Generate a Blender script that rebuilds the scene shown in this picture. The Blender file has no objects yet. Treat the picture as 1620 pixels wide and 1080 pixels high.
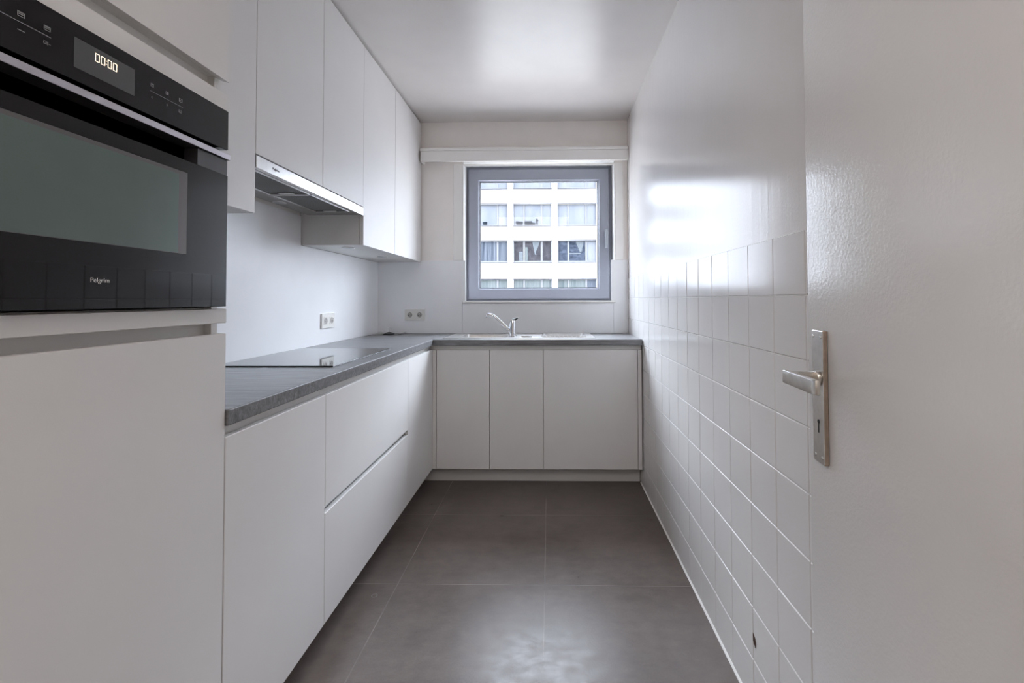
import bpy, bmesh, math, random
from mathutils import Matrix, Vector
random.seed(7)
scene = bpy.context.scene
COL = scene.collection
R = math.radians

# ------------------------------------------------------------------ measures (metres)
XR = 0.5763      # right wall (tile face)
XL = -1.285      # left wall
YB = 3.367       # window wall
YN = -1.9        # wall behind the camera
ZC = 2.492       # ceiling
XD = -0.7355     # fronts of the left run
XU = -0.955      # fronts of the wall cabinets
YD = 2.849       # fronts of the window run
ZK0, ZK1 = 0.877, 0.9145   # worktop
ZT = 2.478       # top of tall and wall units
HC = 1.16182     # camera height

# ------------------------------------------------------------------ materials
def new_mat(name):
    m = bpy.data.materials.new(name)
    m.use_nodes = True
    nt = m.node_tree
    b = nt.nodes['Principled BSDF']
    return m, nt, b

def N(nt, kind, **kw):
    n = nt.nodes.new(kind)
    for k, v in kw.items():
        if k in n.inputs.keys() if hasattr(n.inputs, 'keys') else False:
            n.inputs[k].default_value = v
        else:
            setattr(n, k, v)
    return n

def mathn(nt, op, a, b=None, clamp=False):
    n = nt.nodes.new('ShaderNodeMath'); n.operation = op; n.use_clamp = clamp
    for i, v in enumerate((a, b)):
        if v is None: continue
        if hasattr(v, 'is_output'): nt.links.new(v, n.inputs[i])
        else: n.inputs[i].default_value = v
    return n.outputs[0]

def world_pos(nt, scale=(1, 1, 1)):
    g = nt.nodes.new('ShaderNodeNewGeometry')
    mp = nt.nodes.new('ShaderNodeMapping'); mp.inputs['Scale'].default_value = scale
    nt.links.new(g.outputs['Position'], mp.inputs['Vector'])
    return mp.outputs['Vector']

def noise(nt, vec, scale, detail=3, rough=.55):
    n = nt.nodes.new('ShaderNodeTexNoise')
    n.inputs['Scale'].default_value = scale; n.inputs['Detail'].default_value = detail
    n.inputs['Roughness'].default_value = rough
    nt.links.new(vec, n.inputs['Vector'])
    return n.outputs['Fac']

def ramp(nt, fac, stops):
    r = nt.nodes.new('ShaderNodeValToRGB')
    e = r.color_ramp.elements
    while len(e) < len(stops): e.new(.5)
    for el, (p, c) in zip(e, stops):
        el.position = p; el.color = (*c, 1)
    nt.links.new(fac, r.inputs['Fac'])
    return r.outputs['Color']

def mixc(nt, fac, a, b, blend='MIX'):
    n = nt.nodes.new('ShaderNodeMix'); n.data_type = 'RGBA'; n.blend_type = blend
    for i, v in ((0, fac), (6, a), (7, b)):
        if hasattr(v, 'is_output'): nt.links.new(v, n.inputs[i])
        elif i == 0: n.inputs[0].default_value = v
        else: n.inputs[i].default_value = (*v, 1)
    return n.outputs[2]

def bump(nt, b, height, strength, dist=.002, prev=None):
    n = nt.nodes.new('ShaderNodeBump')
    n.inputs['Strength'].default_value = strength; n.inputs['Distance'].default_value = dist
    nt.links.new(height, n.inputs['Height'])
    if prev is not None: nt.links.new(prev, n.inputs['Normal'])
    nt.links.new(n.outputs['Normal'], b.inputs['Normal'])
    return n.outputs['Normal']

def simple(name, col, rough=.4, metal=0, spec=.5, coat=0, var=.03, vscale=6, bmp=0, bscale=200):
    m, nt, b = new_mat(name)
    p = world_pos(nt)
    f = noise(nt, p, vscale, 2)
    lo = tuple(max(0, c * (1 - var)) for c in col); hi = tuple(min(1, c * (1 + var)) for c in col)
    nt.links.new(ramp(nt, f, [(.3, lo), (.7, hi)]), b.inputs['Base Color'])
    b.inputs['Roughness'].default_value = rough; b.inputs['Metallic'].default_value = metal
    b.inputs['Specular IOR Level'].default_value = spec
    b.inputs['Coat Weight'].default_value = coat
    if bmp: bump(nt, b, noise(nt, p, bscale, 2), bmp, .0006)
    return m

M = {}
M['front'] = simple('matt white cabinet front', (.73, .712, .70), .42, bmp=.12, bscale=420, var=.012)
M['carcass'] = simple('white cabinet board', (.70, .685, .665), .5, var=.015)
M['splash'] = simple('pale glossy backsplash board', (.87, .87, .885), .33, var=.015, bmp=.05, bscale=150)
M['lining'] = simple('whitened reveal lining', (.86, .85, .83), .4, var=.01)  # whiter paint stands in for light on the window reveal
M['plinth'] = simple('white plinth', (.66, .645, .63), .45, var=.02)
M['paint_white'] = simple('painted white wood', (.84, .82, .795), .35, var=.02, bmp=.08, bscale=90)
M['steel'] = simple('brushed steel', (.62, .61, .60), .28, metal=1, var=.05, vscale=40)
M['chrome'] = simple('chrome', (.72, .72, .74), .09, metal=1, var=.02)
M['nickel'] = simple('worn satin nickel', (.66, .63, .59), .30, metal=1, var=.06, vscale=60)
M['brown_edge'] = simple('brown plate edge', (.34, .27, .22), .45, metal=.6, var=.12, vscale=60)
M['black'] = simple('black', (.012, .012, .013), .35, var=.05)
M['dark_gap'] = simple('dark gap', (.03, .028, .027), .7, var=.05)
M['oven_black'] = simple('black oven glass', (.006, .0053, .0058), .025, spec=.36, var=.05)
M['oven_trim'] = simple('dark grey trim', (.045, .042, .045), .35, var=.05)
M['oven_window'] = simple('green tinted oven window', (.105, .142, .130), .14, var=.06, vscale=8)
M['oven_bezel'] = simple('oven window inner edge', (.115, .110, .114), .25, var=.04)
M['oven_display'] = simple('grey display glass', (.085, .088, .09), .2, var=.04)
M['oven_strip'] = simple('satin aluminium strip', (.60, .58, .62), .35, metal=.85, var=.03)
M['print_grey'] = simple('grey print', (.28, .28, .29), .5, var=.03)
M['print_dark'] = simple('dark print', (.06, .055, .07), .5, var=.03)
M['print_white'] = simple('white print', (.55, .55, .56), .5, var=.03)
M['glass_black'] = simple('black ceramic glass', (.012, .012, .014), .04, var=.05)
M['hob_edge'] = simple('hob edge', (.10, .10, .11), .3, metal=.6, var=.03)
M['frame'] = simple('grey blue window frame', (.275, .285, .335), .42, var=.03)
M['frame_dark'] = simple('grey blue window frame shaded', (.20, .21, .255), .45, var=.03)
M['handle_grey'] = simple('grey window handle', (.34, .36, .40), .3, var=.03)
M['gasket'] = simple('dark gasket', (.03, .032, .04), .6, var=.03)
M['bead'] = simple('pale glazing bead', (.55, .58, .64), .4, var=.02)
M['socket'] = simple('cream plastic', (.74, .72, .685), .35, var=.02)
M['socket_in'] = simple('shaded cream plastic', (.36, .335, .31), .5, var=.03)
M['rubber'] = simple('dark rubber', (.05, .05, .052), .5, var=.04)
M['paper'] = simple('white paper', (.90, .89, .88), .7, var=.02)
M['puck'] = simple('frosted lens', (.42, .43, .45), .3, var=.04)
M['hood_under'] = simple('grey hood underside', (.30, .285, .275), .35, metal=.5, var=.04)
M['sealant'] = simple('white sealant', (.80, .79, .77), .5, var=.03)
M['chip'] = simple('bare brown plaster', (.055, .025, .015), .8, var=.4, vscale=150)
M['scuff'] = simple('scuffed ring', (.20, .18, .17), .6, var=.1, vscale=80)
M['skin_hall'] = simple('hall wall paint', (.70, .68, .66), .6, var=.02)

def gloss_paint(name, col, rough, streak=.25, peel=.12, pscale=75, spec=.32):
    m, nt, b = new_mat(name)
    f = noise(nt, world_pos(nt), 2.2, 3)
    nt.links.new(ramp(nt, f, [(.3, tuple(c * .975 for c in col)), (.7, tuple(min(1, c * 1.02) for c in col))]), b.inputs['Base Color'])
    b.inputs['Roughness'].default_value = rough
    b.inputs['Specular IOR Level'].default_value = spec
    p = bump(nt, b, noise(nt, world_pos(nt, (40, 40, 2.2)), 1.0, 3), streak, .002)
    bump(nt, b, noise(nt, world_pos(nt), pscale, 3), peel, .0012, p)
    return m
M['wall_gloss'] = gloss_paint('glossy brushed wall paint', (.70, .675, .66), .165, .20, .15, 130, .34)
M['tile'] = gloss_paint('painted wall tiles', (.70, .685, .675), .15, .07, .10)
M['door'] = gloss_paint('glossy door paint', (.69, .68, .675), .155, .10, .27, 170, .62)
M['wall'] = simple('wall paint', (.86, .815, .785), .5, var=.02, bmp=.2, bscale=120)
M['ceiling'] = simple('satin ceiling paint', (.64, .605, .585), .28, spec=.36, var=.02, bmp=.1, bscale=180)

def floor_mat():
    m, nt, b = new_mat('taupe floor tiles')
    g = nt.nodes.new('ShaderNodeNewGeometry')
    sep = nt.nodes.new('ShaderNodeSeparateXYZ'); nt.links.new(g.outputs['Position'], sep.inputs[0])
    G = .602
    def dist(o, off):
        u = mathn(nt, 'DIVIDE', mathn(nt, 'SUBTRACT', o, off), G)
        u = mathn(nt, 'SUBTRACT', mathn(nt, 'FRACT', mathn(nt, 'ADD', u, 100.5)), .5)
        return mathn(nt, 'MULTIPLY', mathn(nt, 'ABSOLUTE', u), G)
    d = mathn(nt, 'MINIMUM', dist(sep.outputs[0], -.0246), dist(sep.outputs[1], 1.8813))
    mask = mathn(nt, 'LESS_THAN', d, .0018)
    big = noise(nt, world_pos(nt), 2.6, 5, .62)
    mid = noise(nt, world_pos(nt, (1, 1.6, 1)), 14, 5, .65)
    fine = noise(nt, world_pos(nt), 160, 3, .7)
    c1 = ramp(nt, big, [(.28, (.112, .091, .081)), (.52, (.140, .115, .103)), (.75, (.168, .140, .127))])
    c2 = ramp(nt, mid, [(.3, (.42, .42, .42)), (.7, (.58, .58, .58))])
    c = mixc(nt, .85, c1, c2, 'OVERLAY')
    c3 = ramp(nt, fine, [(.25, (.40, .40, .40)), (.75, (.60, .60, .60))])
    c = mixc(nt, .35, c, c3, 'OVERLAY')
    gr = ramp(nt, noise(nt, world_pos(nt), 3.0, 3), [(.35, (.13, .112, .103)), (.65, (.29, .255, .235))])
    c = mixc(nt, mask, c, gr)
    nt.links.new(c, b.inputs['Base Color'])
    rr = ramp(nt, mid, [(.25, (.26, .26, .26)), (.75, (.42, .42, .42))])
    nt.links.new(rr, b.inputs['Roughness'])
    b.inputs['Specular IOR Level'].default_value = .21
    h = mathn(nt, 'SUBTRACT', mathn(nt, 'MULTIPLY', fine, .5), mathn(nt, 'MULTIPLY', mask, 1.0))
    p = bump(nt, b, h, .34, .0012)
    bump(nt, b, noise(nt, world_pos(nt), 30, 4), .13, .002, p)
    return m
M['floor'] = floor_mat()

def worktop_mat():
    m, nt, b = new_mat('grey grained worktop laminate')
    a = noise(nt, world_pos(nt, (6, 90, 60)), 1.0, 5, .65)
    f2 = noise(nt, world_pos(nt, (14, 240, 150)), 1.0, 3, .6)
    c = ramp(nt, a, [(.30, (.085, .084, .087)), (.52, (.155, .154, .159)), (.72, (.24, .24, .249))])
    c = mixc(nt, .6, c, ramp(nt, f2, [(.3, (.28, .28, .28)), (.7, (.72, .72, .72))]), 'OVERLAY')
    nt.links.new(c, b.inputs['Base Color'])
    b.inputs['Roughness'].default_value = .36; b.inputs['Specular IOR Level'].default_value = .75
    bump(nt, b, mathn(nt, 'ADD', a, f2), .18, .0012)
    return m
M['worktop'] = worktop_mat()

def filter_mat():
    m, nt, b = new_mat('perforated grease filter')
    v = nt.nodes.new('ShaderNodeTexVoronoi'); v.voronoi_dimensions = '2D'; v.inputs['Scale'].default_value = 135
    v.inputs['Randomness'].default_value = .05
    nt.links.new(world_pos(nt, (1, 1, .01)), v.inputs['Vector'])
    nt.links.new(ramp(nt, v.outputs['Distance'], [(.24, (.008, .008, .008)), (.44, (.20, .195, .19))]), b.inputs['Base Color'])
    b.inputs['Roughness'].default_value = .5; b.inputs['Specular IOR Level'].default_value = .25
    return m
M['filter'] = filter_mat()

def emission(name, col, s):
    m, nt, b = new_mat(name)
    b.inputs['Base Color'].default_value = (*col, 1)
    b.inputs['Emission Color'].default_value = (*col, 1); b.inputs['Emission Strength'].default_value = s
    return m
M['digits'] = emission('lit clock digits', (1, .86, .68), 1.0)

def pane_mat():
    m = bpy.data.materials.new('clear window glass'); m.use_nodes = True
    nt = m.node_tree; nt.nodes.clear()
    out = nt.nodes.new('ShaderNodeOutputMaterial'); mx = nt.nodes.new('ShaderNodeMixShader')
    t = nt.nodes.new('ShaderNodeBsdfTransparent'); t.inputs[0].default_value = (.96, .975, .985, 1)
    g = nt.nodes.new('ShaderNodeBsdfGlossy'); g.inputs['Roughness'].default_value = .02
    lw = nt.nodes.new('ShaderNodeLayerWeight'); lw.inputs[0].default_value = .5
    fac = mathn(nt, 'ADD', mathn(nt, 'MULTIPLY', mathn(nt, 'POWER', lw.outputs['Facing'], 5.0), .9), .025)
    nt.links.new(fac, mx.inputs[0]); nt.links.new(t.outputs[0], mx.inputs[1]); nt.links.new(g.outputs[0], mx.inputs[2])
    nt.links.new(mx.outputs[0], out.inputs[0])
    return m
M['glass'] = pane_mat()

# exterior
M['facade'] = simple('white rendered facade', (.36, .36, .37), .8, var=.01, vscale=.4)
M['fac_shadow'] = simple('grey painted shadow line', (.012, .012, .015), .6, spec=0, var=.05)  # shadow edges of the facade windows, painted as dark strips
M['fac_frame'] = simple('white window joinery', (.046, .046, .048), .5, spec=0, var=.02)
def fac_pane(name, lo, hi, sx, sz):
    m, nt, b = new_mat(name)
    f = noise(nt, world_pos(nt, (sx, 1, sz)), 1.0, 3)
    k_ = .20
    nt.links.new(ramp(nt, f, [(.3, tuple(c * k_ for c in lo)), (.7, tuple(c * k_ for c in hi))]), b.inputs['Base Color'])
    b.inputs['Roughness'].default_value = .5; b.inputs['Specular IOR Level'].default_value = .0
    return m
M['pane_pale'] = fac_pane('pale blind behind glass', (.175, .19, .22), (.25, .255, .275), 1.2, .4)
M['pane_curtain'] = fac_pane('greenish net curtain behind glass', (.085, .105, .11), (.19, .205, .205), 9, .2)
M['pane_blue'] = fac_pane('pane with painted blue reflection', (.025, .033, .05), (.085, .10, .135), 2.5, 4)  # blue reflection is painted into the pane colour
M['pane_blue_net'] = fac_pane('blue pane with net curtain', (.05, .06, .08), (.15, .165, .195), 7, .3)
M['pane_brown'] = fac_pane('dark brownish pane', (.034, .033, .04), (.075, .072, .082), 3, 3)
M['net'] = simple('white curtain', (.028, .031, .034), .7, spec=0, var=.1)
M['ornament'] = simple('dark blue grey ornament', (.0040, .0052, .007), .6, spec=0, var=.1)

# ------------------------------------------------------------------ geometry helpers
class MB:
    def __init__(s): s.bm = bmesh.new()
    def box(s, x0, x1, y0, y1, z0, z1, bev=0, seg=1):
        t = bmesh.new()
        bmesh.ops.create_cube(t, size=1)
        for v in t.verts:
            v.co = Vector(((x0 + x1) / 2 + v.co.x * (x1 - x0), (y0 + y1) / 2 + v.co.y * (y1 - y0), (z0 + z1) / 2 + v.co.z * (z1 - z0)))
        if bev: bmesh.ops.bevel(t, geom=t.edges[:], offset=bev, segments=seg, affect='EDGES', profile=.5)
        return s.merge(t)
    def merge(s, t, mat=None):
        if mat is not None: bmesh.ops.transform(t, matrix=mat, verts=t.verts)
        me = bpy.data.meshes.new('tmp'); t.to_mesh(me); t.free()
        s.bm.from_mesh(me); bpy.data.meshes.remove(me)
        return s
    def cyl(s, p, r, h, axis='z', n=32, r2=None, bev=0):
        t = bmesh.new()
        bmesh.ops.create_cone(t, cap_ends=True, cap_tris=False, segments=n, radius1=r, radius2=r if r2 is None else r2, depth=h)
        if bev:
            es = [e for e in t.edges if abs(e.verts[0].co.z - e.verts[1].co.z) < 1e-6]
            bmesh.ops.bevel(t, geom=es, offset=bev, segments=2, affect='EDGES', profile=.5)
        rot = {'z': Matrix.Identity(4), 'x': Matrix.Rotation(R(90), 4, 'Y'), 'y': Matrix.Rotation(R(-90), 4, 'X')}[axis]
        return s.merge(t, Matrix.Translation(p) @ rot)
    def tube(s, pts, rad, n=16):
        pts = [Vector(p) for p in pts]; rads = rad if isinstance(rad, (list, tuple)) else [rad] * len(pts)
        rings = []; up = Vector((0, 1, 0))
        for i, p in enumerate(pts):
            d = (pts[min(i + 1, len(pts) - 1)] - pts[max(i - 1, 0)]).normalized()
            a = d.cross(up); a = a.normalized() if a.length > 1e-4 else Vector((1, 0, 0)); b = d.cross(a).normalized()
            rings.append([s.bm.verts.new(p + (a * math.cos(k * 2 * math.pi / n) + b * math.sin(k * 2 * math.pi / n)) * rads[i]) for k in range(n)])
        for r0, r1 in zip(rings, rings[1:]):
            for k in range(n): s.bm.faces.new((r0[k], r0[(k + 1) % n], r1[(k + 1) % n], r1[k]))
        s.bm.faces.new(rings[0][::-1]); s.bm.faces.new(rings[-1])
        return s
    def prism(s, poly, axis, a0, a1, bev=0):
        # poly: 2D points in the plane across `axis`; extruded from a0 to a1
        t = bmesh.new()
        def P(u, v, w): return {'x': (w, u, v), 'y': (u, w, v), 'z': (u, v, w)}[axis]
        v0 = [t.verts.new(P(u, v, a0)) for u, v in poly]; v1 = [t.verts.new(P(u, v, a1)) for u, v in poly]
        t.faces.new(v0[::-1]); t.faces.new(v1)
        n = len(poly)
        for k in range(n): t.faces.new((v0[k], v0[(k + 1) % n], v1[(k + 1) % n], v1[k]))
        bmesh.ops.recalc_face_normals(t, faces=t.faces)
        if bev: bmesh.ops.bevel(t, geom=t.edges[:], offset=bev, segments=2, affect='EDGES', profile=.5)
        return s.merge(t)
    def grid(s, us, vs, solid, axis, a0, a1, bev=0):
        # slab with holes: cells (i,j) where solid(i,j)
        t = bmesh.new(); vt = {}
        def P(u, v, w): return {'x': (w, u, v), 'y': (u, w, v), 'z': (u, v, w)}[axis]
        def V(i, j, k):
            if (i, j, k) not in vt: vt[(i, j, k)] = t.verts.new(P(us[i], vs[j], (a0, a1)[k]))
            return vt[(i, j, k)]
        nu, nv = len(us) - 1, len(vs) - 1
        ok = lambda i, j: 0 <= i < nu and 0 <= j < nv and solid(i, j)
        for i in range(nu):
            for j in range(nv):
                if not ok(i, j): continue
                for k in (0, 1): t.faces.new([V(i, j, k), V(i + 1, j, k), V(i + 1, j + 1, k), V(i, j + 1, k)])
                if not ok(i - 1, j): t.faces.new([V(i, j, 0), V(i, j + 1, 0), V(i, j + 1, 1), V(i, j, 1)])
                if not ok(i + 1, j): t.faces.new([V(i + 1, j, 0), V(i + 1, j + 1, 0), V(i + 1, j + 1, 1), V(i + 1, j, 1)])
                if not ok(i, j - 1): t.faces.new([V(i, j, 0), V(i + 1, j, 0), V(i + 1, j, 1), V(i, j, 1)])
                if not ok(i, j + 1): t.faces.new([V(i, j + 1, 0), V(i + 1, j + 1, 0), V(i + 1, j + 1, 1), V(i, j + 1, 1)])
        bmesh.ops.recalc_face_normals(t, faces=t.faces)
        bmesh.ops.dissolve_limit(t, angle_limit=.01, verts=t.verts, edges=t.edges)
        if bev:
            es = [e for e in t.edges if len(e.link_faces) == 2 and e.calc_face_angle(0) > .5]
            bmesh.ops.bevel(t, geom=es, offset=bev, segments=2, affect='EDGES', profile=.5)
        return s.merge(t)

def tag(o, label=None, cat=None, group=None, kind=None):
    for k, v in (('label', label), ('category', cat), ('group', group), ('kind', kind)):
        if v: o[k] = v
    return o

def origin_of(o):
    p = Vector((0, 0, 0))
    while o is not None:
        p = p + o.location; o = o.parent
    return p

def obj(name, mb, mat, parent=None, smooth=False, base=False):
    """link a mesh built in room coordinates; base=True moves its origin to its base centre"""
    bm = mb.bm if isinstance(mb, MB) else mb
    bmesh.ops.recalc_face_normals(bm, faces=bm.faces)
    off = origin_of(parent) if parent else Vector((0, 0, 0))
    if base and not parent:
        xs = [v.co.x for v in bm.verts]; ys = [v.co.y for v in bm.verts]; zs = [v.co.z for v in bm.verts]
        off = Vector(((min(xs) + max(xs)) / 2, (min(ys) + max(ys)) / 2, min(zs)))
    for v in bm.verts: v.co -= off
    me = bpy.data.meshes.new(name); bm.to_mesh(me); bm.free()
    for m in (mat if isinstance(mat, (list, tuple)) else [mat]): me.materials.append(m)
    o = bpy.data.objects.new(name, me); COL.objects.link(o)
    if parent: o.parent = parent
    elif base: o.location = off
    if smooth:
        for p in me.polygons: p.use_smooth = True
        try: me.set_sharp_from_angle(angle=R(40))
        except Exception: pass
    return o

def thing(name, label, cat, loc, group=None):
    o = bpy.data.objects.new(name, None); COL.objects.link(o); o.location = loc
    o.empty_display_size = .1
    return tag(o, label, cat, group)

def struct(name, mb, mat, **kw):
    return tag(obj(name, mb, mat, **kw), kind='structure')

def text_mb(body, size, mat4, ext=.0002):
    cu = bpy.data.curves.new('lettering', 'FONT'); cu.body = body; cu.size = size; cu.extrude = ext
    cu.align_x = 'CENTER'; cu.align_y = 'CENTER'
    o = bpy.data.objects.new('lettering', cu); COL.objects.link(o)
    dg = bpy.context.evaluated_depsgraph_get(); dg.update()
    me = bpy.data.meshes.new_from_object(o.evaluated_get(dg))
    b = MB(); b.bm.from_mesh(me); bmesh.ops.transform(b.bm, matrix=mat4, verts=b.bm.verts)
    bpy.data.objects.remove(o); bpy.data.curves.remove(cu); bpy.data.meshes.remove(me)
    return b
# frame whose local x runs along +Y, local y up, facing +X
FACE_X = Matrix(((0, 0, 1, 0), (1, 0, 0, 0), (0, 1, 0, 0), (0, 0, 0, 1)))

# ------------------------------------------------------------------ room shell
struct('floor', MB().box(XL - .2, XR + .2, YN - .2, YB + .4, -.2, 0), M['floor'])
fl = bpy.data.objects['floor']
b = MB()
t = bmesh.new()
rings = []
for r_, z_ in ((.0125, .0002), (.0115, .0008), (.0095, .0008), (.0085, .0002)):
    rings.append([t.verts.new((-.694 + r_ * math.cos(k * math.pi / 12), 1.805 + r_ * math.sin(k * math.pi / 12), z_)) for k in range(24)])
for r0, r1 in zip(rings, rings[1:]):
    for k in range(24): t.faces.new((r0[k], r0[(k + 1) % 24], r1[(k + 1) % 24], r1[k]))
b.merge(t); obj('scuff_ring', b, M['scuff'], fl)
struct('ceiling', MB().box(XL - .2, XR + .2, YN - .2, YB + .4, ZC, ZC + .2), M['ceiling'])
struct('wall_left', MB().box(XL - .2, XL, YN - .2, YB + .4, 0, ZC), M['wall'])
wr = struct('wall_right', MB().box(XR + .0025, XR + .2, YN - .2, YB + .4, 0, ZC), M['wall_gloss'])
struct('wall_near', MB().box(XL, XR + .0022, YN - .2, YN, 0, ZC), M['skin_hall'])
# window wall with its opening
OX0, OX1, OZ0, OZ1 = -.644, .485, 1.138, 2.192
b = MB().grid([XL, OX0, OX1, XR + .0022], [0, OZ0, OZ1, ZC], lambda i, j: not (i == 1 and j == 1), 'y', YB, YB + .30)
struct('wall_back', b, M['wall'])

# painted tiles on the right wall
TT, TY0, TZ0 = .14793, 1.0366, 1.3187
t = bmesh.new()
def tile(y0, y1, z0, z1):
    g, inn = .0009, .0026
    o_ = [(y0 + g, z0 + g), (y1 - g, z0 + g), (y1 - g, z1 - g), (y0 + g, z1 - g)]
    i_ = [(y0 + inn, z0 + inn), (y1 - inn, z0 + inn), (y1 - inn, z1 - inn), (y0 + inn, z1 - inn)]
    dx = random.uniform(-.0002, .0002); ty = random.uniform(-.0006, .0006); tz = random.uniform(-.0006, .0006)
    vo = [t.verts.new((XR + .0022, y, z)) for y, z in o_]
    vi = [t.verts.new((XR + dx + ty * ((y - y0) / TT - .5) + tz * ((z - z0) / TT - .5), y, z)) for y, z in i_]
    t.faces.new(vi)
    for k in range(4): t.faces.new((vo[k], vo[(k + 1) % 4], vi[(k + 1) % 4], vi[k]))
for k in range(-6, 16):
    y0, y1 = TY0 + k * TT, min(TY0 + (k + 1) * TT, YB)
    z1 = TZ0
    while z1 > .012:
        z0 = max(z1 - TT, .004)
        tile(y0, y1, z0, z1); z1 -= TT
b = MB(); b.merge(t); obj('tile_cladding', b, M['tile'], wr)
# white sealant where the tiles meet the floor, and the chipped spot
b = MB().prism([(XR + .002, 0), (XR - .006, 0), (XR - .004, .003), (XR + .002, .008)], 'y', -.2, 2.93)
obj('sealant_bead', b, M['sealant'], wr)
t = bmesh.new()
pts = [(1.333, .213), (1.327, .211), (1.318, .204), (1.314, .195), (1.3145, .186), (1.317, .179), (1.321, .1765), (1.3215, .182), (1.328, .1835), (1.332, .19)]
t.faces.new([t.verts.new((XR - .0007, y, z)) for y, z in pts])
b = MB(); b.merge(t); obj('tile_chip', b, M['chip'], wr)

# ------------------------------------------------------------------ window
YF = YB + .12
win = bpy.data.objects.new('window_1', None); COL.objects.link(win); win.location = (-.08, YF, OZ0); tag(win, kind='structure')
fx0, fx1, fz0, fz1 = -.643, .484, 1.139, 2.191
b = MB().grid([fx0, -.612, .447, fx1], [fz0, 1.176, 2.156, fz1], lambda i, j: not (i == 1 and j == 1), 'y', YF, YF + .07, .003)
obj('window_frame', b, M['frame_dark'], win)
gx0, gx1, gz0, gz1 = -.545, .379, 1.243, 2.080
b = MB().grid([-.620, gx0, gx1, .455], [1.168, gz0, gz1, 2.164], lambda i, j: not (i == 1 and j == 1), 'y', YF - .016, YF + .05, .004)
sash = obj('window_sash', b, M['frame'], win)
b = MB().grid([gx0 + .0002, gx0 + .007, gx1 - .007, gx1 - .0002], [gz0 + .0002, gz0 + .007, gz1 - .007, gz1 - .0002], lambda i, j: not (i == 1 and j == 1), 'y', YF + .004, YF + .024)
obj('glazing_bead', b, M['bead'], sash)
b = MB().grid([gx0 + .0075, gx0 + .012, gx1 - .012, gx1 - .0075], [gz0 + .0075, gz0 + .012, gz1 - .012, gz1 - .0075], lambda i, j: not (i == 1 and j == 1), 'y', YF + .012, YF + .024)
obj('gasket', b, M['gasket'], sash)
b = MB().box(gx0 + .001, gx1 - .001, YF + .0245, YF + .0285, gz0 + .001, gz1 - .001)
obj('glass_pane', b, M['glass'], sash)
b = MB().box(.419, .446, YF - .022, YF - .0162, 1.640, 1.697, .004, 2).cyl((.4325, YF - .032, 1.668), .008, .028, 'y', 20)
hd = obj('window_handle', b, M['handle_grey'], win, smooth=True)
b = MB().prism([(.424, 1.680), (.441, 1.680), (.4445, 1.668), (.438, 1.549), (.421, 1.549), (.4195, 1.668)], 'y', YF - .053, YF - .043, .0025)
obj('lever', b, M['handle_grey'], hd, smooth=True)
b = MB().grid([OX0 + .0004, OX0 + .006, OX1 - .006, OX1 - .0004], [OZ0 + .016, OZ1 - .006, OZ1 - .0004], lambda i, j: i != 1 or j == 1, 'y', YB - .0085, YF - .0005, .0012)
obj('reveal_lining', b, M['lining'], win)  # boards added to brighten the window reveal
b = MB().box(OX0 + .001, OX1 - .001, YB - .022, YF - .001, 1.1385, 1.1535, .003, 2)
obj('window_sill', b, M['paint_white'], win)

# painted boards either side of the window, pelmet over it
struct('trim_1', MB().box(-.714, -.6445, YB - .008, YB - .0003, 1.456, 2.174, .002), M['paint_white'])
struct('trim_2', MB().box(.4852, .545, YB - .008, YB - .0003, 1.456, 2.174, .002), M['paint_white'])
struct('trim_3', MB().box(-.6445, .4852, YB - .006, YB - .0003, 2.160, 2.174, .002), M['paint_white'])
pel = thing('curtain_pelmet', 'long white boxed pelmet board running above the window', 'pelmet', (-.188, YB, 2.175))
obj('front_board', MB().box(-.943, .571, 3.290, 3.306, 2.175, 2.250, .002), M['paint_white'], pel)
obj('top_board', MB().box(-.945, .573, 3.283, YB - .001, 2.2505, 2.273, .002), M['paint_white'], pel)
obj('end_board', MB().box(-.943, -.929, 3.3065, YB - .001, 2.175, 2.250, .001), M['paint_white'], pel)

# ------------------------------------------------------------------ backsplash
zs0, zs1 = ZK1 + .0006, 1.454
XS = XL + .010
ys = YB - .010
b = MB().grid([1.024, 1.4530, 2.3065, ys - .0004], [zs0, 1.4435, 1.5945], lambda i, j: j == 0 or i == 1, 'x', XL + .0004, XS, .0006)
tag(obj('backsplash_panel', b, M['splash'], base=True), 'plain pale backsplash board on the left wall behind the black hob', 'backsplash')
bs = thing('backsplash_panel', 'pale backsplash boards on the window wall, cut out round the window', 'backsplash', (-.35, ys, zs0))
obj('side_board', MB().grid([XL + .0004, -.6475, -.624], [zs0, 1.1545, zs1], lambda i, j: i == 0 or j == 1, 'y', ys, YB - .0004, .0012), M['splash'], bs)
obj('centre_board', MB().box(-.6462, .4690, ys, YB - .0004, zs0, 1.1365, .0012), M['splash'], bs)
obj('side_board', MB().grid([.4545, .4703, XR - .001], [zs0, 1.1545, zs1], lambda i, j: i == 1 or j == 1, 'y', ys, YB - .0004, .0012), M['splash'], bs)

# ------------------------------------------------------------------ tall oven cabinet
TY1, TY2 = .422, 1.022
DT = .019
XF = XD - DT            # back of fronts
XCF = XF - .0025        # front of carcasses
tall = thing('tall_oven_cabinet', 'tall white floor-to-ceiling cabinet around the black oven', 'cabinet', (-1.0, .722, 0))
b = MB()
b.box(XS + .001, XCF, TY1, TY1 + .018, .0, ZT).box(XS + .001, XCF, TY2 - .018, TY2, .0, ZT)
b.box(XS + .001, XS + .010, TY1 + .018, TY2 - .018, .1, ZT)
b.box(XS + .010, XCF, TY1 + .018, TY2 - .018, ZT - .018, ZT)
b.box(XS + .010, XCF, TY1 + .018, TY2 - .018, .09, .108)
b.box(XS + .010, XCF - .016, TY1 + .018, TY2 - .018, 1.080, 1.1455)
b.box(XCF - .016, XCF, TY1 + .018, TY2 - .018, 1.070, 1.084)     # grip channel under the oven
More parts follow.
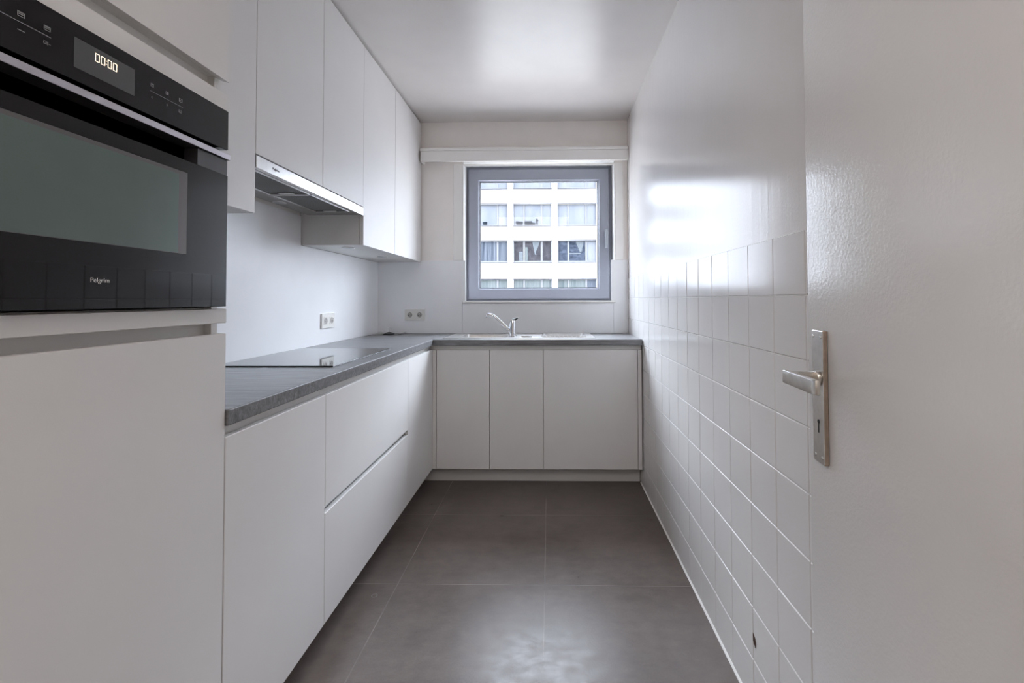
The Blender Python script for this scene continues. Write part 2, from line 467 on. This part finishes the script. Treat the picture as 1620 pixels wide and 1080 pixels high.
b.box(XS + .010, XCF - .016, TY1 + .018, TY2 - .018, 1.5905, 1.690)
b.box(XCF - .016, XCF, TY1 + .018, TY2 - .018, 1.669, 1.690)     # grip channel over the oven
obj('carcass', b, M['carcass'], tall)
obj('toe_kick', MB().box(XF - .095, XF - .080, TY1 + .019, TY2 - .019, .0005, .0895, .0008), M['plinth'], tall)
obj('door', MB().box(XF, XD, TY1 + .0015, TY2, .110, 1.0875, .0012), M['front'], tall)
obj('trim_strip', MB().box(XF, XD, TY1 + .0015, TY2 + .0005, 1.1115, 1.1435, .0012), M['front'], tall)
obj('trim_strip', MB().box(XF, XD, TY1 + .0015, TY2 - .001, 1.5895, 1.6315, .0012), M['front'], tall)
b = MB().prism([(XD, 1.6625), (XD, ZT), (XF, ZT), (XF, 1.6675)], 'y', TY1 + .0015, TY2)
obj('door', b, M['front'], tall)

# oven
OY0, OY1 = .428, .9945
XO = -.7165
XOB = XO - .030
oven = thing('built_in_oven', 'black built-in oven with a lit clock in the tall cabinet', 'oven', (-.95, .711, 1.149))
obj('housing', MB().box(-1.20, XOB - .001, .444, 1.000, 1.151, 1.586), M['black'], oven)
b = MB().prism([(OY0, 1.4955), (OY1 - .004, 1.4955), (OY1, 1.4985), (OY1, 1.5835), (OY0, 1.5835)], 'x', XOB, XO, .0008)
cp = obj('control_panel', b, M['oven_black'], oven)
obj('display', MB().box(XO - .0002, XO + .0004, .664, .764, 1.5155, 1.5615), M['oven_display'], cp)
# seven segment clock 00:00
b = MB()
def seg0(y, z, w, h, th):
    x0, x1 = XO + .0005, XO + .0009
    g = th * .25
    b.box(x0, x1, y + g, y + w - g, z + h - th, z + h); b.box(x0, x1, y + g, y + w - g, z, z + th)
    for zz in ((z + th * .6, z + h / 2 - g), (z + h / 2 + g, z + h - th * .6)):
        b.box(x0, x1, y, y + th, *zz); b.box(x0, x1, y + w - th, y + w, *zz)
for y in (.6955, .7045, .7158, .7248): seg0(y, 1.5405, .0068, .0132, .0011)
for z in (1.5442, 1.5492): b.box(XO + .0005, XO + .0009, .7130, .7142, z, z + .0012)
obj('clock_digits', b, M['digits'], cp)
b = MB()
def bar(y0, y1, z0, z1): b.box(XO + .0001, XO + .0004, y0, y1, z0, z1)
def ring(y, z, w, h, th=.0009):
    bar(y - w / 2, y + w / 2, z + h / 2 - th, z + h / 2); bar(y - w / 2, y + w / 2, z - h / 2, z - h / 2 + th)
    bar(y - w / 2, y - w / 2 + th, z - h / 2, z + h / 2); bar(y + w / 2 - th, y + w / 2, z - h / 2, z + h / 2)
bar(.794, .868, 1.5390, 1.5398)
ring(.799, 1.551, .006, .006); bar(.7985, .7995, 1.551, 1.5535)
ring(.831, 1.551, .006, .006); bar(.831, .8335, 1.5485, 1.5535)
ring(.862, 1.551, .008, .007); bar(.859, .865, 1.5505, 1.5515)
for y, sgn in ((.799, -1), (.831, 1)):
    for k in range(3): bar(y + sgn * .0006 * k - .0004, y + sgn * .0006 * k + .0004, 1.5285 + .0008 * (2 - k), 1.5295 + .0008 * (2 - k)); bar(y + sgn * .0006 * k - .0004, y + sgn * .0006 * k + .0004, 1.5285 - .0008 * (2 - k), 1.5295 - .0008 * (2 - k))
ring(.861, 1.529, .006, .006); bar(.8625, .865, 1.5265, 1.5275)
obj('touch_symbols', b, M['print_grey'], cp)
b = MB()
bar(.470, .632, 1.5398, 1.5406)
for y in (.595, .627): ring(y, 1.551, .009, .007); bar(y - .003, y + .003, 1.5505, 1.5515); bar(y - .003, y + .003, 1.5525, 1.5531)
bar(.591, .600, 1.5285, 1.5295)
ring(.6245, 1.530, .004, .005); bar(.6275, .6285, 1.5275, 1.532); bar(.6295, .632, 1.529, 1.5297)
obj('touch_symbols', b, M['print_grey'], cp)
# oven door: lip with grip cavity under it, front glass, window
b = MB()
b.box(XOB, XO, OY0, OY1, 1.149, 1.4395, .0008)
b.box(XOB - .012, XOB - .001, OY0, OY1, 1.160, 1.4905)
od = obj('oven_door', b, M['oven_black'], oven)
b = MB().prism([(OY1 - .085, 1.4400), (OY1 - .085, 1.4735), (OY1, 1.4735), (OY1, 1.4400), (OY1 - .030, 1.4400)], 'x', XOB, XO - .002)
obj('grip_end', b, M['oven_trim'], od)
obj('grip_end', MB().box(XOB, XO - .002, OY0, OY0 + .085, 1.4400, 1.4735), M['oven_trim'], od)
hb = MB().prism([(XOB, 1.4745), (XO + .003, 1.4745), (XO + .003, 1.4755), (XO, 1.4868), (XOB, 1.4868)], 'y', OY0, OY1)
han = obj('handle', hb, M['oven_trim'], oven)
obj('aluminium_strip', MB().prism([(XO + .0032, 1.4746), (XO + .0048, 1.4746), (XO + .0048, 1.4856), (XO + .0032, 1.4866)], 'y', OY0, OY1 + .001), M['oven_strip'], han)
obj('window_edge', MB().box(XO - .001, XO + .0004, .541, .8815, 1.2535, 1.4145), M['oven_bezel'], od)
obj('door_window', MB().box(XO + .0002, XO + .0008, .562, .8605, 1.2545, 1.4075), M['oven_window'], od)
tm = text_mb('Pelgrim', .0105, Matrix.Translation((XO + .0004, .7105, 1.1946)) @ FACE_X)
obj('lettering', tm, M['print_white'], od)

# ------------------------------------------------------------------ wall cabinets
ZU = 1.445
XUF = XU - DT
XUC = XUF - .0022
def ucarc(y0, y1, z0=ZU, z1=ZT):
    return MB().box(XL + .001, XUC, y0, y1, z0, z1, .0006)
def wcab(label, y0, y1, loc, z0=ZU):
    return thing('wall_cabinet', label, 'wall cabinet', (-1.12, (y0 + y1) / 2, z0), 'white wall cabinets over the worktop')
n = wcab('white wall cabinet between the tall oven cabinet and the hood', 1.0225, 1.4515, None)
obj('carcass', ucarc(1.0228, 1.4508), M['carcass'], n)
obj('door', MB().box(XUF, XU, 1.0240, 1.4508, ZU - .0005, ZT, .0012), M['front'], n)
ZH0, ZH1 = 1.596, 1.6365
n = wcab('shorter two-door white wall cabinet above the range hood', 1.4525, 2.308, None, 1.6415)
obj('carcass', ucarc(1.4528, 2.3072, 1.6425), M['carcass'], n)
obj('door', MB().box(XUF, XU, 1.4533, 1.8885, 1.6410, ZT, .0012), M['front'], n)
obj('door', MB().box(XUF, XU, 1.8912, 2.3072, 1.6410, ZT, .0012), M['front'], n)
n = wcab('two-door white wall cabinet between the hood and the window wall', 2.308, 3.36, None)
obj('carcass', ucarc(2.3092, 3.355), M['carcass'], n)
obj('door', MB().box(XUF, XU, 2.3092, 2.7832, ZU - .0005, ZT, .0012), M['front'], n)
obj('door', MB().box(XUF, XU, 2.7858, 3.2825, ZU - .0005, ZT, .0012), M['front'], n)
obj('filler_strip', MB().box(XUF, XU - .002, 3.2850, YB - .0115, ZU - .002, ZT, .0008), M['front'], n)
for (px_, py_) in ((-1.083, 2.422), (-1.085, 2.928)):
    o = obj('cabinet_light', MB().cyl((px_, py_, ZU - .0022), .034, .0040, 'z', 32, bev=.001), M['steel'], n, smooth=True)
    obj('light_lens', MB().cyl((px_, py_, ZU - .0046), .026, .0010, 'z', 32), M['puck'], o)

# ------------------------------------------------------------------ range hood
hood = thing('range_hood', 'slim steel pull-out range hood under the wall cabinets', 'range hood', (-1.1, 1.88, ZH0))
HY0, HY1 = 1.4535, 2.3065
b = MB().grid([-1.242, -1.1545, -.9870, -.9745], [HY0, 1.470, 1.8520, 1.8620, 2.224, HY1], lambda i, j: not (i == 1 and j in (1, 3)), 'z', ZH0 + .004, 1.640)
b.box(-1.1545, -.9870, 1.470, 2.224, 1.634, 1.640)
obj('housing', b, M['hood_under'], hood)
b = MB().box(-.9715, XU + .001, HY0 + .0005, HY1 - .0005, ZH0, ZH1, .0008)
fs = obj('front_strip', b, M['steel'], hood)
tm = text_mb('Pelgrim', .0125, Matrix.Translation((XU + .0014, 1.560, ZH0 + .021)) @ FACE_X)
obj('lettering', tm, M['print_dark'], fs)
for y0, y1 in ((1.4705, 1.8515), (1.8625, 2.2235)):
    f = obj('grease_filter', MB().box(-1.1540, -.9875, y0, y1, ZH0 + .0055, ZH0 + .0095), M['filter'], hood)
    obj('filter_rim', MB().grid([-1.1540, -1.1480, -.9945, -.9875], [y0, y0 + .007, y1 - .007, y1], lambda i, j: not (i == 1 and j == 1), 'z', ZH0 + .001, ZH0 + .0053, .0008), M['steel'], f)
    ym = y1 - .012
    obj('latch', MB().box(-1.105, -1.045, ym - .020, ym - .002, ZH0 + .0005, ZH0 + .0053, .001), M['steel'], f)
o = obj('hood_lamp', MB().cyl((-1.203, 1.996, ZH0 + .0022), .028, .0034, 'z', 32, bev=.001), M['steel'], hood, smooth=True)
obj('lamp_lens', MB().cyl((-1.203, 1.996, ZH0 + .0001), .020, .0006, 'z', 32), M['puck'], o)

# ------------------------------------------------------------------ base cabinets, left run
ZD0, ZD1 = .110, .852
XB = XS + .001
def bcab(name, label, y0, y1):
    n = thing(name, label, 'base cabinet', ((XB + XCF) / 2, (y0 + y1) / 2, .1))
    obj('carcass', MB().box(XB, XCF, y0 + .0004, y1 - .0004, .1005, ZK0 - .0006), M['carcass'], n)
    return n
n = bcab('base_cabinet', 'white single-door base cabinet beside the tall oven cabinet', 1.0235, 1.487)
obj('door', MB().box(XF, XD, 1.0255, 1.4858, ZD0, ZD1, .0012), M['front'], n)
n = bcab('drawer_cabinet', 'white two-drawer base cabinet under the black hob', 1.487, 2.354)
obj('drawer_front', MB().box(XF, XD, 1.4882, 2.3528, .4900, ZD1, .0012), M['front'], n)
obj('drawer_front', MB().box(XF, XD, 1.4882, 2.3528, ZD0, .4665, .0012), M['front'], n)
obj('grip_profile', MB().box(XCF + .0004, XCF + .0014, 1.4882, 2.3528, .4670, .4895), M['steel'], n)
n = bcab('base_cabinet', 'white base cabinet with one narrow door in the inner corner', 2.354, 2.8695)
obj('door', MB().box(XF, XD, 2.3552, YD + .0004, ZD0, ZD1, .0012), M['front'], n)

# window run
YFB = YD + DT
YCF = YFB + .0025
def wbcab(name, label, x0, x1):
    n = thing(name, label, 'base cabinet', ((x0 + x1) / 2, (YCF + ys) / 2, .1))
    obj('carcass', MB().box(x0 + .0004, x1 - .0004, YCF, ys - .001, .1005, ZK0 - .0006).bm if False else
        MB().grid([x0 + .0004, x0 + .018, x1 - .018, x1 - .0004], [YCF, YCF + .018, ys - .010, ys - .001], lambda i, j: not (i == 1 and j == 1), 'z', .1005, ZK0 - .0006), M['carcass'], n)
    return n
n = wbcab('sink_cabinet', 'white two-door base cabinet under the sink bowl and tap', XCF + .001, -.042)
obj('door', MB().box(-.7105, -.3785, YD, YFB, ZD0, ZD1 - .004, .0012), M['front'], n)
obj('door', MB().box(-.3755, -.0435, YD, YFB, ZD0, ZD1 - .004, .0012), M['front'], n)
obj('filler_strip', MB().box(XD + .0003, -.7132, YD + .0006, YFB, ZD0, ZD1 - .004, .0008), M['front'], n)
n = wbcab('base_cabinet', 'white base cabinet with one wide door beside the tiled wall', -.042, .5705)
obj('door', MB().box(-.0405, .5425, YD, YFB, ZD0, ZD1 - .004, .0012), M['front'], n)
obj('filler_strip', MB().box(.5455, .5700, YD + .001, YFB, ZD0, ZD1 - .004, .0008), M['front'], n)

# plinths
tag(obj('plinth', MB().box(XF - .095, XF - .080, 1.0235, 2.944, .0005, .0995, .0008), M['plinth'], base=True), 'white plinth board under the left run of base cabinets', 'plinth')
tag(obj('plinth', MB().box(XF - .095, XR - .004, 2.945, 2.960, .0005, .0995, .0008), M['plinth'], base=True), 'white plinth board under the sink cabinets, facing the room', 'plinth')

# ------------------------------------------------------------------ worktop, hob, sink, tap
XK, YK = -.7300, 2.829
SX0, SX1, SY0, SY1 = -.662, .272, 2.913, 3.282      # cut-out
us = [XL + .0008, XK, SX0, SX1, XR - .0045]
vs = [1.0245, YK, SY0, SY1, YB - .0008]
b = MB().grid(us, vs, lambda i, j: (i == 0) or (j >= 1 and not (i == 2 and j == 2)), 'z', ZK0, ZK1, .0028)
tag(obj('worktop', b, M['worktop'], base=True), 'L-shaped dark grey grained worktop running to the tiled wall', 'worktop')

hob = thing('induction_hob', 'flat black glass hob set on the left worktop', 'hob', (-1.03, 1.98, ZK1))
obj('glass_plate', MB().box(-1.262, -.802, 1.674, 2.287, ZK1 + .0006, ZK1 + .0052, .0012, 2), M['glass_black'], hob)
obj('steel_edge', MB().box(-1.2605, -.8035, 1.6755, 2.2855, ZK1 + .0001, ZK1 + .0005), M['hob_edge'], hob)

sink = thing('kitchen_sink', 'stainless steel inset sink with drainer below the window', 'sink', (-.195, 3.097, ZK1))
# rim sheet with bowl and drainer openings
zr0, zr1 = ZK1 + .0004, ZK1 + .0036
b = MB().grid([-.682, -.590, -.285, -.205, -.120, -.055, .240, .290], [2.896, 2.945, 3.010, 3.075, 3.245, 3.300],
              lambda i, j: not (i == 1 and 1 <= j <= 3) and not (i == 3 and j in (1, 2)) and not (i == 5 and 1 <= j <= 3), 'z', zr0, zr1, .0012)
obj('rim', b, M['steel'], sink)
def basin(x0, x1, y0, y1, depth, rr=.03):
    t = bmesh.new(); n_ = 6
    def loop(ix, z):
        r_ = max(rr - ix * .3, .004); out = []
        for cx, cy, a0 in ((x1 - ix - r_, y1 - ix - r_, 0), (x0 + ix + r_, y1 - ix - r_, 90), (x0 + ix + r_, y0 + ix + r_, 180), (x1 - ix - r_, y0 + ix + r_, 270)):
            for k in range(n_): out.append(t.verts.new((cx + r_ * math.cos(R(a0 + 90 * k / (n_ - 1))), cy + r_ * math.sin(R(a0 + 90 * k / (n_ - 1))), z)))
        return out
    ls = [loop(.0004, zr1 - .0005), loop(.004, zr1 - .006), loop(.008, ZK1 - depth + .02), loop(.026, ZK1 - depth)]
    for a, c in zip(ls, ls[1:]):
        for k in range(len(a)): t.faces.new((a[k], a[(k + 1) % len(a)], c[(k + 1) % len(a)], c[k]))
    t.faces.new(ls[-1])
    m_ = MB(); m_.merge(t); return m_
bo = obj('basin', basin(-.590, -.285, 2.945, 3.245, .155), M['steel'], sink, smooth=True)
obj('drain', MB().cyl((-.4375, 3.095, ZK1 - .1520), .040, .005, 'z', 32, bev=.0015).cyl((-.4375, 3.095, ZK1 - .1490), .014, .004, 'z', 20), M['chrome'], bo, smooth=True)
bo = obj('basin', basin(-.205, -.120, 2.945, 3.075, .05, .02), M['steel'], sink, smooth=True)
obj('drain', MB().cyl((-.1625, 3.010, ZK1 - .0485), .024, .004, 'z', 28, bev=.001), M['chrome'], bo, smooth=True)
b = basin(-.055, .240, 2.945, 3.245, .012, .015)
for k in range(9):
    x = -.025 + k * .030
    b.box(x - .004, x + .004, 2.975, 3.215, ZK1 - .0118, ZK1 - .0085, .0012)
obj('drainer', b, M['steel'], sink, smooth=True)

fy = 3.040
fx = -.248
zf = zr1 + .0004
tap = thing('kitchen_tap', 'chrome single-lever kitchen tap standing on the sink', 'tap', (fx, fy, zf))
b = MB().cyl((fx, fy, zf + .003), .027, .006, 'z', 32, bev=.0015).cyl((fx, fy, zf + .047), .0205, .084, 'z', 32)
b.cyl((fx, fy, zf + .0905), .0205, .0015, 'z', 32).cyl((fx, fy, zf + .0985), .0205, .0150, 'z', 32, r2=.017)
obj('body', b, M['chrome'], tap, smooth=True)
sp = [(fx - .010, fy, .944), (-.300, fy, .984), (-.332, fy, 1.017), (-.356, fy, 1.040), (-.374, fy, 1.054), (-.390, fy, 1.0615), (-.405, fy, 1.0640), (-.4215, fy, 1.0620)]
obj('spout', MB().tube(sp, [.0125, .0115, .0105, .0100, .0098, .0098, .0098, .0098]).cyl((-.4185, fy, 1.0520), .0105, .016, 'z', 20, bev=.001), M['chrome'], tap, smooth=True)
b = MB().tube([(fx + .000, fy, zf + .1075), (fx + .014, fy, zf + .1095), (fx + .026, fy, zf + .117), (fx + .036, fy, zf + .1205)], [.0095, .0075, .0055, .0042])
obj('lever', b, M['black'], tap, smooth=True)

# loose plug on a sheet of paper in the corner
t = bmesh.new()
nx, ny = 14, 8
px0, px1, py0, py1 = -1.262, -1.075, 3.190, 3.345
vv = [[None] * (ny + 1) for _ in range(nx + 1)]
for i in range(nx + 1):
    for j in range(ny + 1):
        u, v = i / nx, j / ny
        z = ZK1 + .0012 + .015 * max(0, (u - .80) / .2) ** 2 * (.3 + .7 * v) + .012 * max(0, (.25 - u) / .25) ** 2 * v
        vv[i][j] = t.verts.new((px0 + u * (px1 - px0) + .02 * v, py0 + v * (py1 - py0), z))
for i in range(nx):
    for j in range(ny): t.faces.new((vv[i][j], vv[i + 1][j], vv[i + 1][j + 1], vv[i][j + 1]))
bmesh.ops.solidify(t, geom=t.faces[:], thickness=.0005)
b = MB(); b.merge(t)
tag(obj('paper_sheet', b, M['paper'], base=True, smooth=True), 'white sheet with curled ends lying in the worktop corner', 'paper')
pg = thing('sink_plug', 'small dark domed sink plug with upright pin on the white sheet', 'sink plug', (-1.157, 3.262, ZK1 + .0018))
pz = ZK1 + .0020
b = MB().cyl((-1.157, 3.262, pz + .002), .040, .004, 'z', 32, bev=.001).cyl((-1.157, 3.262, pz + .0085), .038, .009, 'z', 32, r2=.018).cyl((-1.157, 3.262, pz + .0145), .018, .003, 'z', 24, r2=.007)
obj('plug_dome', b, M['rubber'], pg, smooth=True)
obj('plug_pin', MB().cyl((-1.157, 3.262, pz + .029), .0036, .028, 'z', 16).cyl((-1.157, 3.262, pz + .0445), .0055, .004, 'z', 16, bev=.001), M['chrome'], pg, smooth=True)

# ------------------------------------------------------------------ sockets
def socket(label, mat4, w=.150, h=.084):
    n = thing('wall_socket', label, 'socket', mat4 @ Vector((0, 0, 0)), 'double wall sockets over the worktop')
    def place(mb): bmesh.ops.transform(mb.bm, matrix=mat4, verts=mb.bm.verts); return mb
    # local: x across, z up, -y towards the room
    obj('cover_plate', place(MB().box(-w / 2, w / 2, -.009, -.0004, -h / 2, h / 2, .002, 2)), M['socket'], n)
    for cx in (-.0355, .0355):
        ins = place(MB().box(cx - .0225, cx + .0225, -.0108, -.0092, -.0225, .0225, .0008))
        so = obj('socket_insert', ins, M['socket'], n)
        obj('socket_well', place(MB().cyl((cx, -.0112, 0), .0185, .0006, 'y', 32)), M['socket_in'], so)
        obj('earth_pin', place(MB().cyl((cx, -.0150, .0105), .0024, .007, 'y', 12)), M['chrome'], so, smooth=True)
        pin = MB()
        for sx in (-.0095, .0095): pin.cyl((cx + sx, -.0118, -.003), .0027, .0005, 'y', 12)
        obj('pin_holes', place(pin), M['black'], so)
socket('cream double socket on the window wall, left of the sink', Matrix.Translation((-.9975, ys, 1.052)))
socket('cream double socket on the left wall above the hob', Matrix.Translation((XS, 2.585, 1.046)) @ Matrix.Rotation(R(90), 4, 'Z'))

# ------------------------------------------------------------------ door on the right
phi = R(5.0)
dv = Vector((math.sin(phi), math.cos(phi), 0)); nv = Vector((-dv.y, dv.x, 0))   # along the leaf / out of its face (towards the room)
DM = Matrix(((dv.x, nv.x, 0, .487), (dv.y, nv.y, 0, .86), (0, 0, 1, 0), (0, 0, 0, 1)))   # local x along leaf, local y out of face, z up
def dmb(mb): bmesh.ops.transform(mb.bm, matrix=DM, verts=mb.bm.verts); return mb
door = struct('door_1', dmb(MB().box(-.818, .012, -.040, 0, .006, 2.030, .0025, 2)), M['door'])
pm = MB().box(-.0605, -.0205, .0004, .0090, .873, 1.106, .0018, 2)
hp = obj('handle_plate', dmb(pm), [M['nickel'], M['brown_edge']], door)
for p in hp.data.polygons:   # brown long edge that faces the room entrance
    if p.normal.dot(dv) < -.5: p.material_index = 1
for s_, z_ in ((-.0275, 1.095), (-.0530, 1.094), (-.0300, .8845), (-.0535, .8845)):
    obj('screw', dmb(MB().cyl((s_, .0096, z_), .0030, .0014, 'y', 16, bev=.0004)), M['steel'], hp, smooth=True)
kh = MB().cyl((-.0420, .0092, .9455), .0036, .0006, 'y', 20).prism([(-.0438, .9260), (-.0402, .9260), (-.0408, .9440), (-.0432, .9440)], 'y', .0089, .0095)
obj('keyhole', dmb(kh), M['black'], hp)
lv = MB().cyl((-.0450, .0125, 1.0225), .0125, .0065, 'y', 28, bev=.001)
lv.prism([(-.0400, .0120), (-.0480, .0120), (-.0530, .0480), (-.0620, .0600), (-.0520, .0690), (-.0440, .0640), (-.0410, .0480)], 'z', 1.0120, 1.0330, .0012)
lv.prism([(-.0445, .0700), (-.0520, .0605), (-.1560, .0585), (-.1575, .0605), (-.1570, .0665), (-.1500, .0690)], 'z', 1.0135, 1.0365, .0015)
obj('lever_handle', dmb(lv), M['nickel'], door, smooth=True)

# ------------------------------------------------------------------ building across the street
YX = 34.0
colsX = [(-9.36, -6.49), (-6.06, -3.16), (-2.716, .171), (.615, 3.511), (3.95, 6.85)]
rowsZ = [(1.05, 2.69), (3.96, 5.58), (6.716, 8.352), (9.513, 11.15)]
bl = thing('apartment_building', 'white apartment building with rows of wide windows across the street', 'building', (-1.3, YX, -12))
us = [-30] + [v for c in colsX for v in c] + [30]
vs = [-12] + [v for c in rowsZ for v in c] + [13]
obj('facade', MB().grid(us, vs, lambda i, j: not (i % 2 == 1 and j % 2 == 1), 'y', YX, YX + .5), M['facade'], bl)
styles = {  # (row, column): materials of the three lights
    (1, 1): ('pane_blue_net', 'pane_blue_net', 'pane_blue_net'), (1, 2): ('pane_brown', 'pane_brown', 'pane_brown'), (1, 3): ('pane_blue', 'pane_blue', 'pane_pale'),
    (0, 1): ('pane_curtain',) * 3, (0, 2): ('pane_curtain',) * 3, (0, 3): ('pane_curtain', 'pane_curtain', 'pane_blue_net')}
yr = YX + .16
for j, (z0, z1) in enumerate(rowsZ):
    for i, (x0, x1) in enumerate(colsX):
        w = x1 - x0
        m1, m2 = x0 + .277 * w, x0 + .738 * w
        sty = styles.get((j, i), ('pane_pale',) * 3 if j >= 2 else ('pane_blue_net',) * 3)
        th = .05
        b = MB().grid([x0 + .004, x0 + th, m1 - .07, m1 + .07, m2 - .07, m2 + .07, x1 - th, x1 - .004], [z0 + .004, z0 + .12, z1 - .04, z1 - .004],
                      lambda a, c: not (c == 1 and a in (1, 3, 5)), 'y', yr, yr + .08)
        fr = obj('window', b, M['fac_frame'], bl)
        obj('head_shadow_line', MB().box(x0 - .01, x1 + .01, YX - .015, YX - .001, z1 - .001, z1 + .045), M['fac_shadow'], fr)
        obj('sill_shadow_line', MB().box(x0 - .03, x1 + .03, YX - .04, YX - .001, z0 - .055, z0 - .010), M['fac_shadow'], fr)  # dark strip standing in for the shadow under the window
        for (a, c), mt in zip(((x0 + th, m1 - .07), (m1 + .07, m2 - .07), (m2 + .07, x1 - th)), sty):
            obj('pane', MB().box(a + .002, c - .002, yr + .03, yr + .05, z0 + .122, z1 - .042), M[mt], fr)
        if (j, i) == (1, 2):    # tied white curtain and pale panels behind the glass
            zt = z1 - .05
            obj('curtain', MB().prism([(-1.30, zt), (-.72, zt), (-.88, zt - .45), (-1.02, zt - .75), (-1.00, zt - 1.0), (-1.10, zt - 1.0), (-1.16, zt - .72), (-1.22, zt - .45)], 'y', yr + .012, yr + .026), M['net'], fr)
            obj('pale_panel', MB().box(-2.30, -2.02, yr + .012, yr + .026, z0 + .13, z0 + .82), M['net'], fr)
            obj('pale_panel', MB().box(-1.82, -1.64, yr + .012, yr + .026, z0 + .13, z0 + 1.15), M['pane_curtain'], fr)
        if (j, i) == (1, 3):
            zt = z1 - .05
            obj('curtain', MB().prism([(1.95, zt), (2.58, zt), (2.40, zt - .85), (2.28, zt - .82)], 'y', yr + .012, yr + .026), M['net'], fr)
            obj('pale_panel', MB().box(1.50, 2.35, yr + .012, yr + .026, zt - .95, zt - .87), M['net'], fr)
# ornaments standing on window sills across the street
zs_ = rowsZ[2][0] + .124
def deco(name, mb, label, cat): tag(obj(name, mb, M['ornament'], base=True), label, cat)
deco('storage_box', MB().box(-5.0, -4.72, yr - .1, yr - .004, zs_, zs_ + .15, .01).box(-5.02, -4.70, yr - .11, yr - .004, zs_ + .15, zs_ + .18), 'dark lidded box behind the glass, far left window across the street', 'box')
deco('storage_box', MB().box(-2.50, -2.02, yr - .1, yr - .004, zs_ + .02, zs_ + .19, .01).box(-2.53, -2.30, yr - .11, yr - .004, zs_ + .19, zs_ + .22), 'dark low box at the left of the middle window across the street', 'box')
deco('storage_box', MB().box(-1.86, -1.30, yr - .1, yr - .004, zs_, zs_ + .23, .01).box(-1.29, -1.08, yr - .08, yr - .004, zs_, zs_ + .10), 'larger dark box beside the figurine across the street', 'box')
deco('figurine', MB().cyl((-.93, yr - .06, zs_ + .03), .05, .06, 'z', 12).cyl((-.93, yr - .06, zs_ + .17), .035, .26, 'z', 12, r2=.05).cyl((-.93, yr - .06, zs_ + .34), .10, .09, 'z', 12, r2=.03).cyl((-.93, yr - .06, zs_ + .41), .05, .06, 'z', 12, r2=.02), 'small dark upright figurine on the window sill across the street', 'figurine')

# ------------------------------------------------------------------ light
w = bpy.data.worlds.new('World'); scene.world = w; w.use_nodes = True
nt = w.node_tree; nt.nodes.clear()
tc = nt.nodes.new('ShaderNodeTexCoord'); sp_ = nt.nodes.new('ShaderNodeSeparateXYZ'); nt.links.new(tc.outputs['Generated'], sp_.inputs[0])
cr = nt.nodes.new('ShaderNodeValToRGB'); e = cr.color_ramp.elements
e[0].position = .42; e[0].color = (.18, .185, .195, 1); e[1].position = .56; e[1].color = (.82, .89, 1.0, 1)
nt.links.new(mathn(nt, 'ADD', mathn(nt, 'MULTIPLY', sp_.outputs[2], .5), .5), cr.inputs[0])
bg = nt.nodes.new('ShaderNodeBackground'); bg.inputs[1].default_value = 43
nt.links.new(cr.outputs[0], bg.inputs[0])
ow = nt.nodes.new('ShaderNodeOutputWorld'); nt.links.new(bg.outputs[0], ow.inputs[0])

def area(name, loc, rot, sx, sy, power, col=(1, 1, 1), portal=False):
    l = bpy.data.lights.new(name, 'AREA'); l.shape = 'RECTANGLE'; l.size = sx; l.size_y = sy; l.energy = power; l.color = col
    if portal: l.cycles.is_portal = True
    o = bpy.data.objects.new(name, l); COL.objects.link(o); o.location = loc; o.rotation_euler = rot
    return o
area('window_portal', (-.083, YB + .29, 1.66), (R(-90), 0, 0), 1.2, 1.15, 1, portal=True)
area('rear_fill_light', (-.35, -.75, ZC - .03), (0, 0, 0), 1.3, 1.3, 27, (1, .945, .89))  # unseen fill light added behind the camera to brighten the room

# ------------------------------------------------------------------ camera
cam = bpy.data.cameras.new('camera'); co = bpy.data.objects.new('camera', cam); COL.objects.link(co)
f_, cx_, cy_, pi_, ya_, ro_ = 719.949, 855.308, 456.765, .0237257, .0197906, -.00315202
cam.sensor_width = 36; cam.sensor_fit = 'HORIZONTAL'
cam.lens = f_ / 1620 * 36
cam.shift_x = (810 - cx_) / 1620
cam.shift_y = (cy_ - 540) / 1620
cam.clip_start = .02; cam.clip_end = 200
def ray(x, y, z):
    c, s = math.cos(ro_), math.sin(ro_); x, z = c * x - s * z, s * x + c * z
    c, s = math.cos(pi_), math.sin(pi_); y, z = c * y - s * z, s * y + c * z
    c, s = math.cos(ya_), math.sin(ya_); x, y = c * x - s * y, s * x + c * y
    return Vector((x, y, z))
rx, ry, rz = ray(1, 0, 0), ray(0, 0, 1), -ray(0, 1, 0)
mw = Matrix.Identity(4)
for k, v in enumerate((rx, ry, rz)):
    for r_ in range(3): mw[r_][k] = v[r_]
mw.translation = (0, 0, HC)
co.matrix_world = mw
scene.camera = co

scene.view_settings.view_transform = 'Standard'
scene.view_settings.look = 'None'
scene.view_settings.exposure = 0
c = scene.cycles
c.use_denoising = True
c.max_bounces = 14; c.diffuse_bounces = 8; c.glossy_bounces = 5; c.transparent_max_bounces = 8
c.caustics_reflective = False; c.caustics_refractive = False
c.sample_clamp_indirect = 6; c.sample_clamp_direct = 3.0
c.filter_width = 1.15
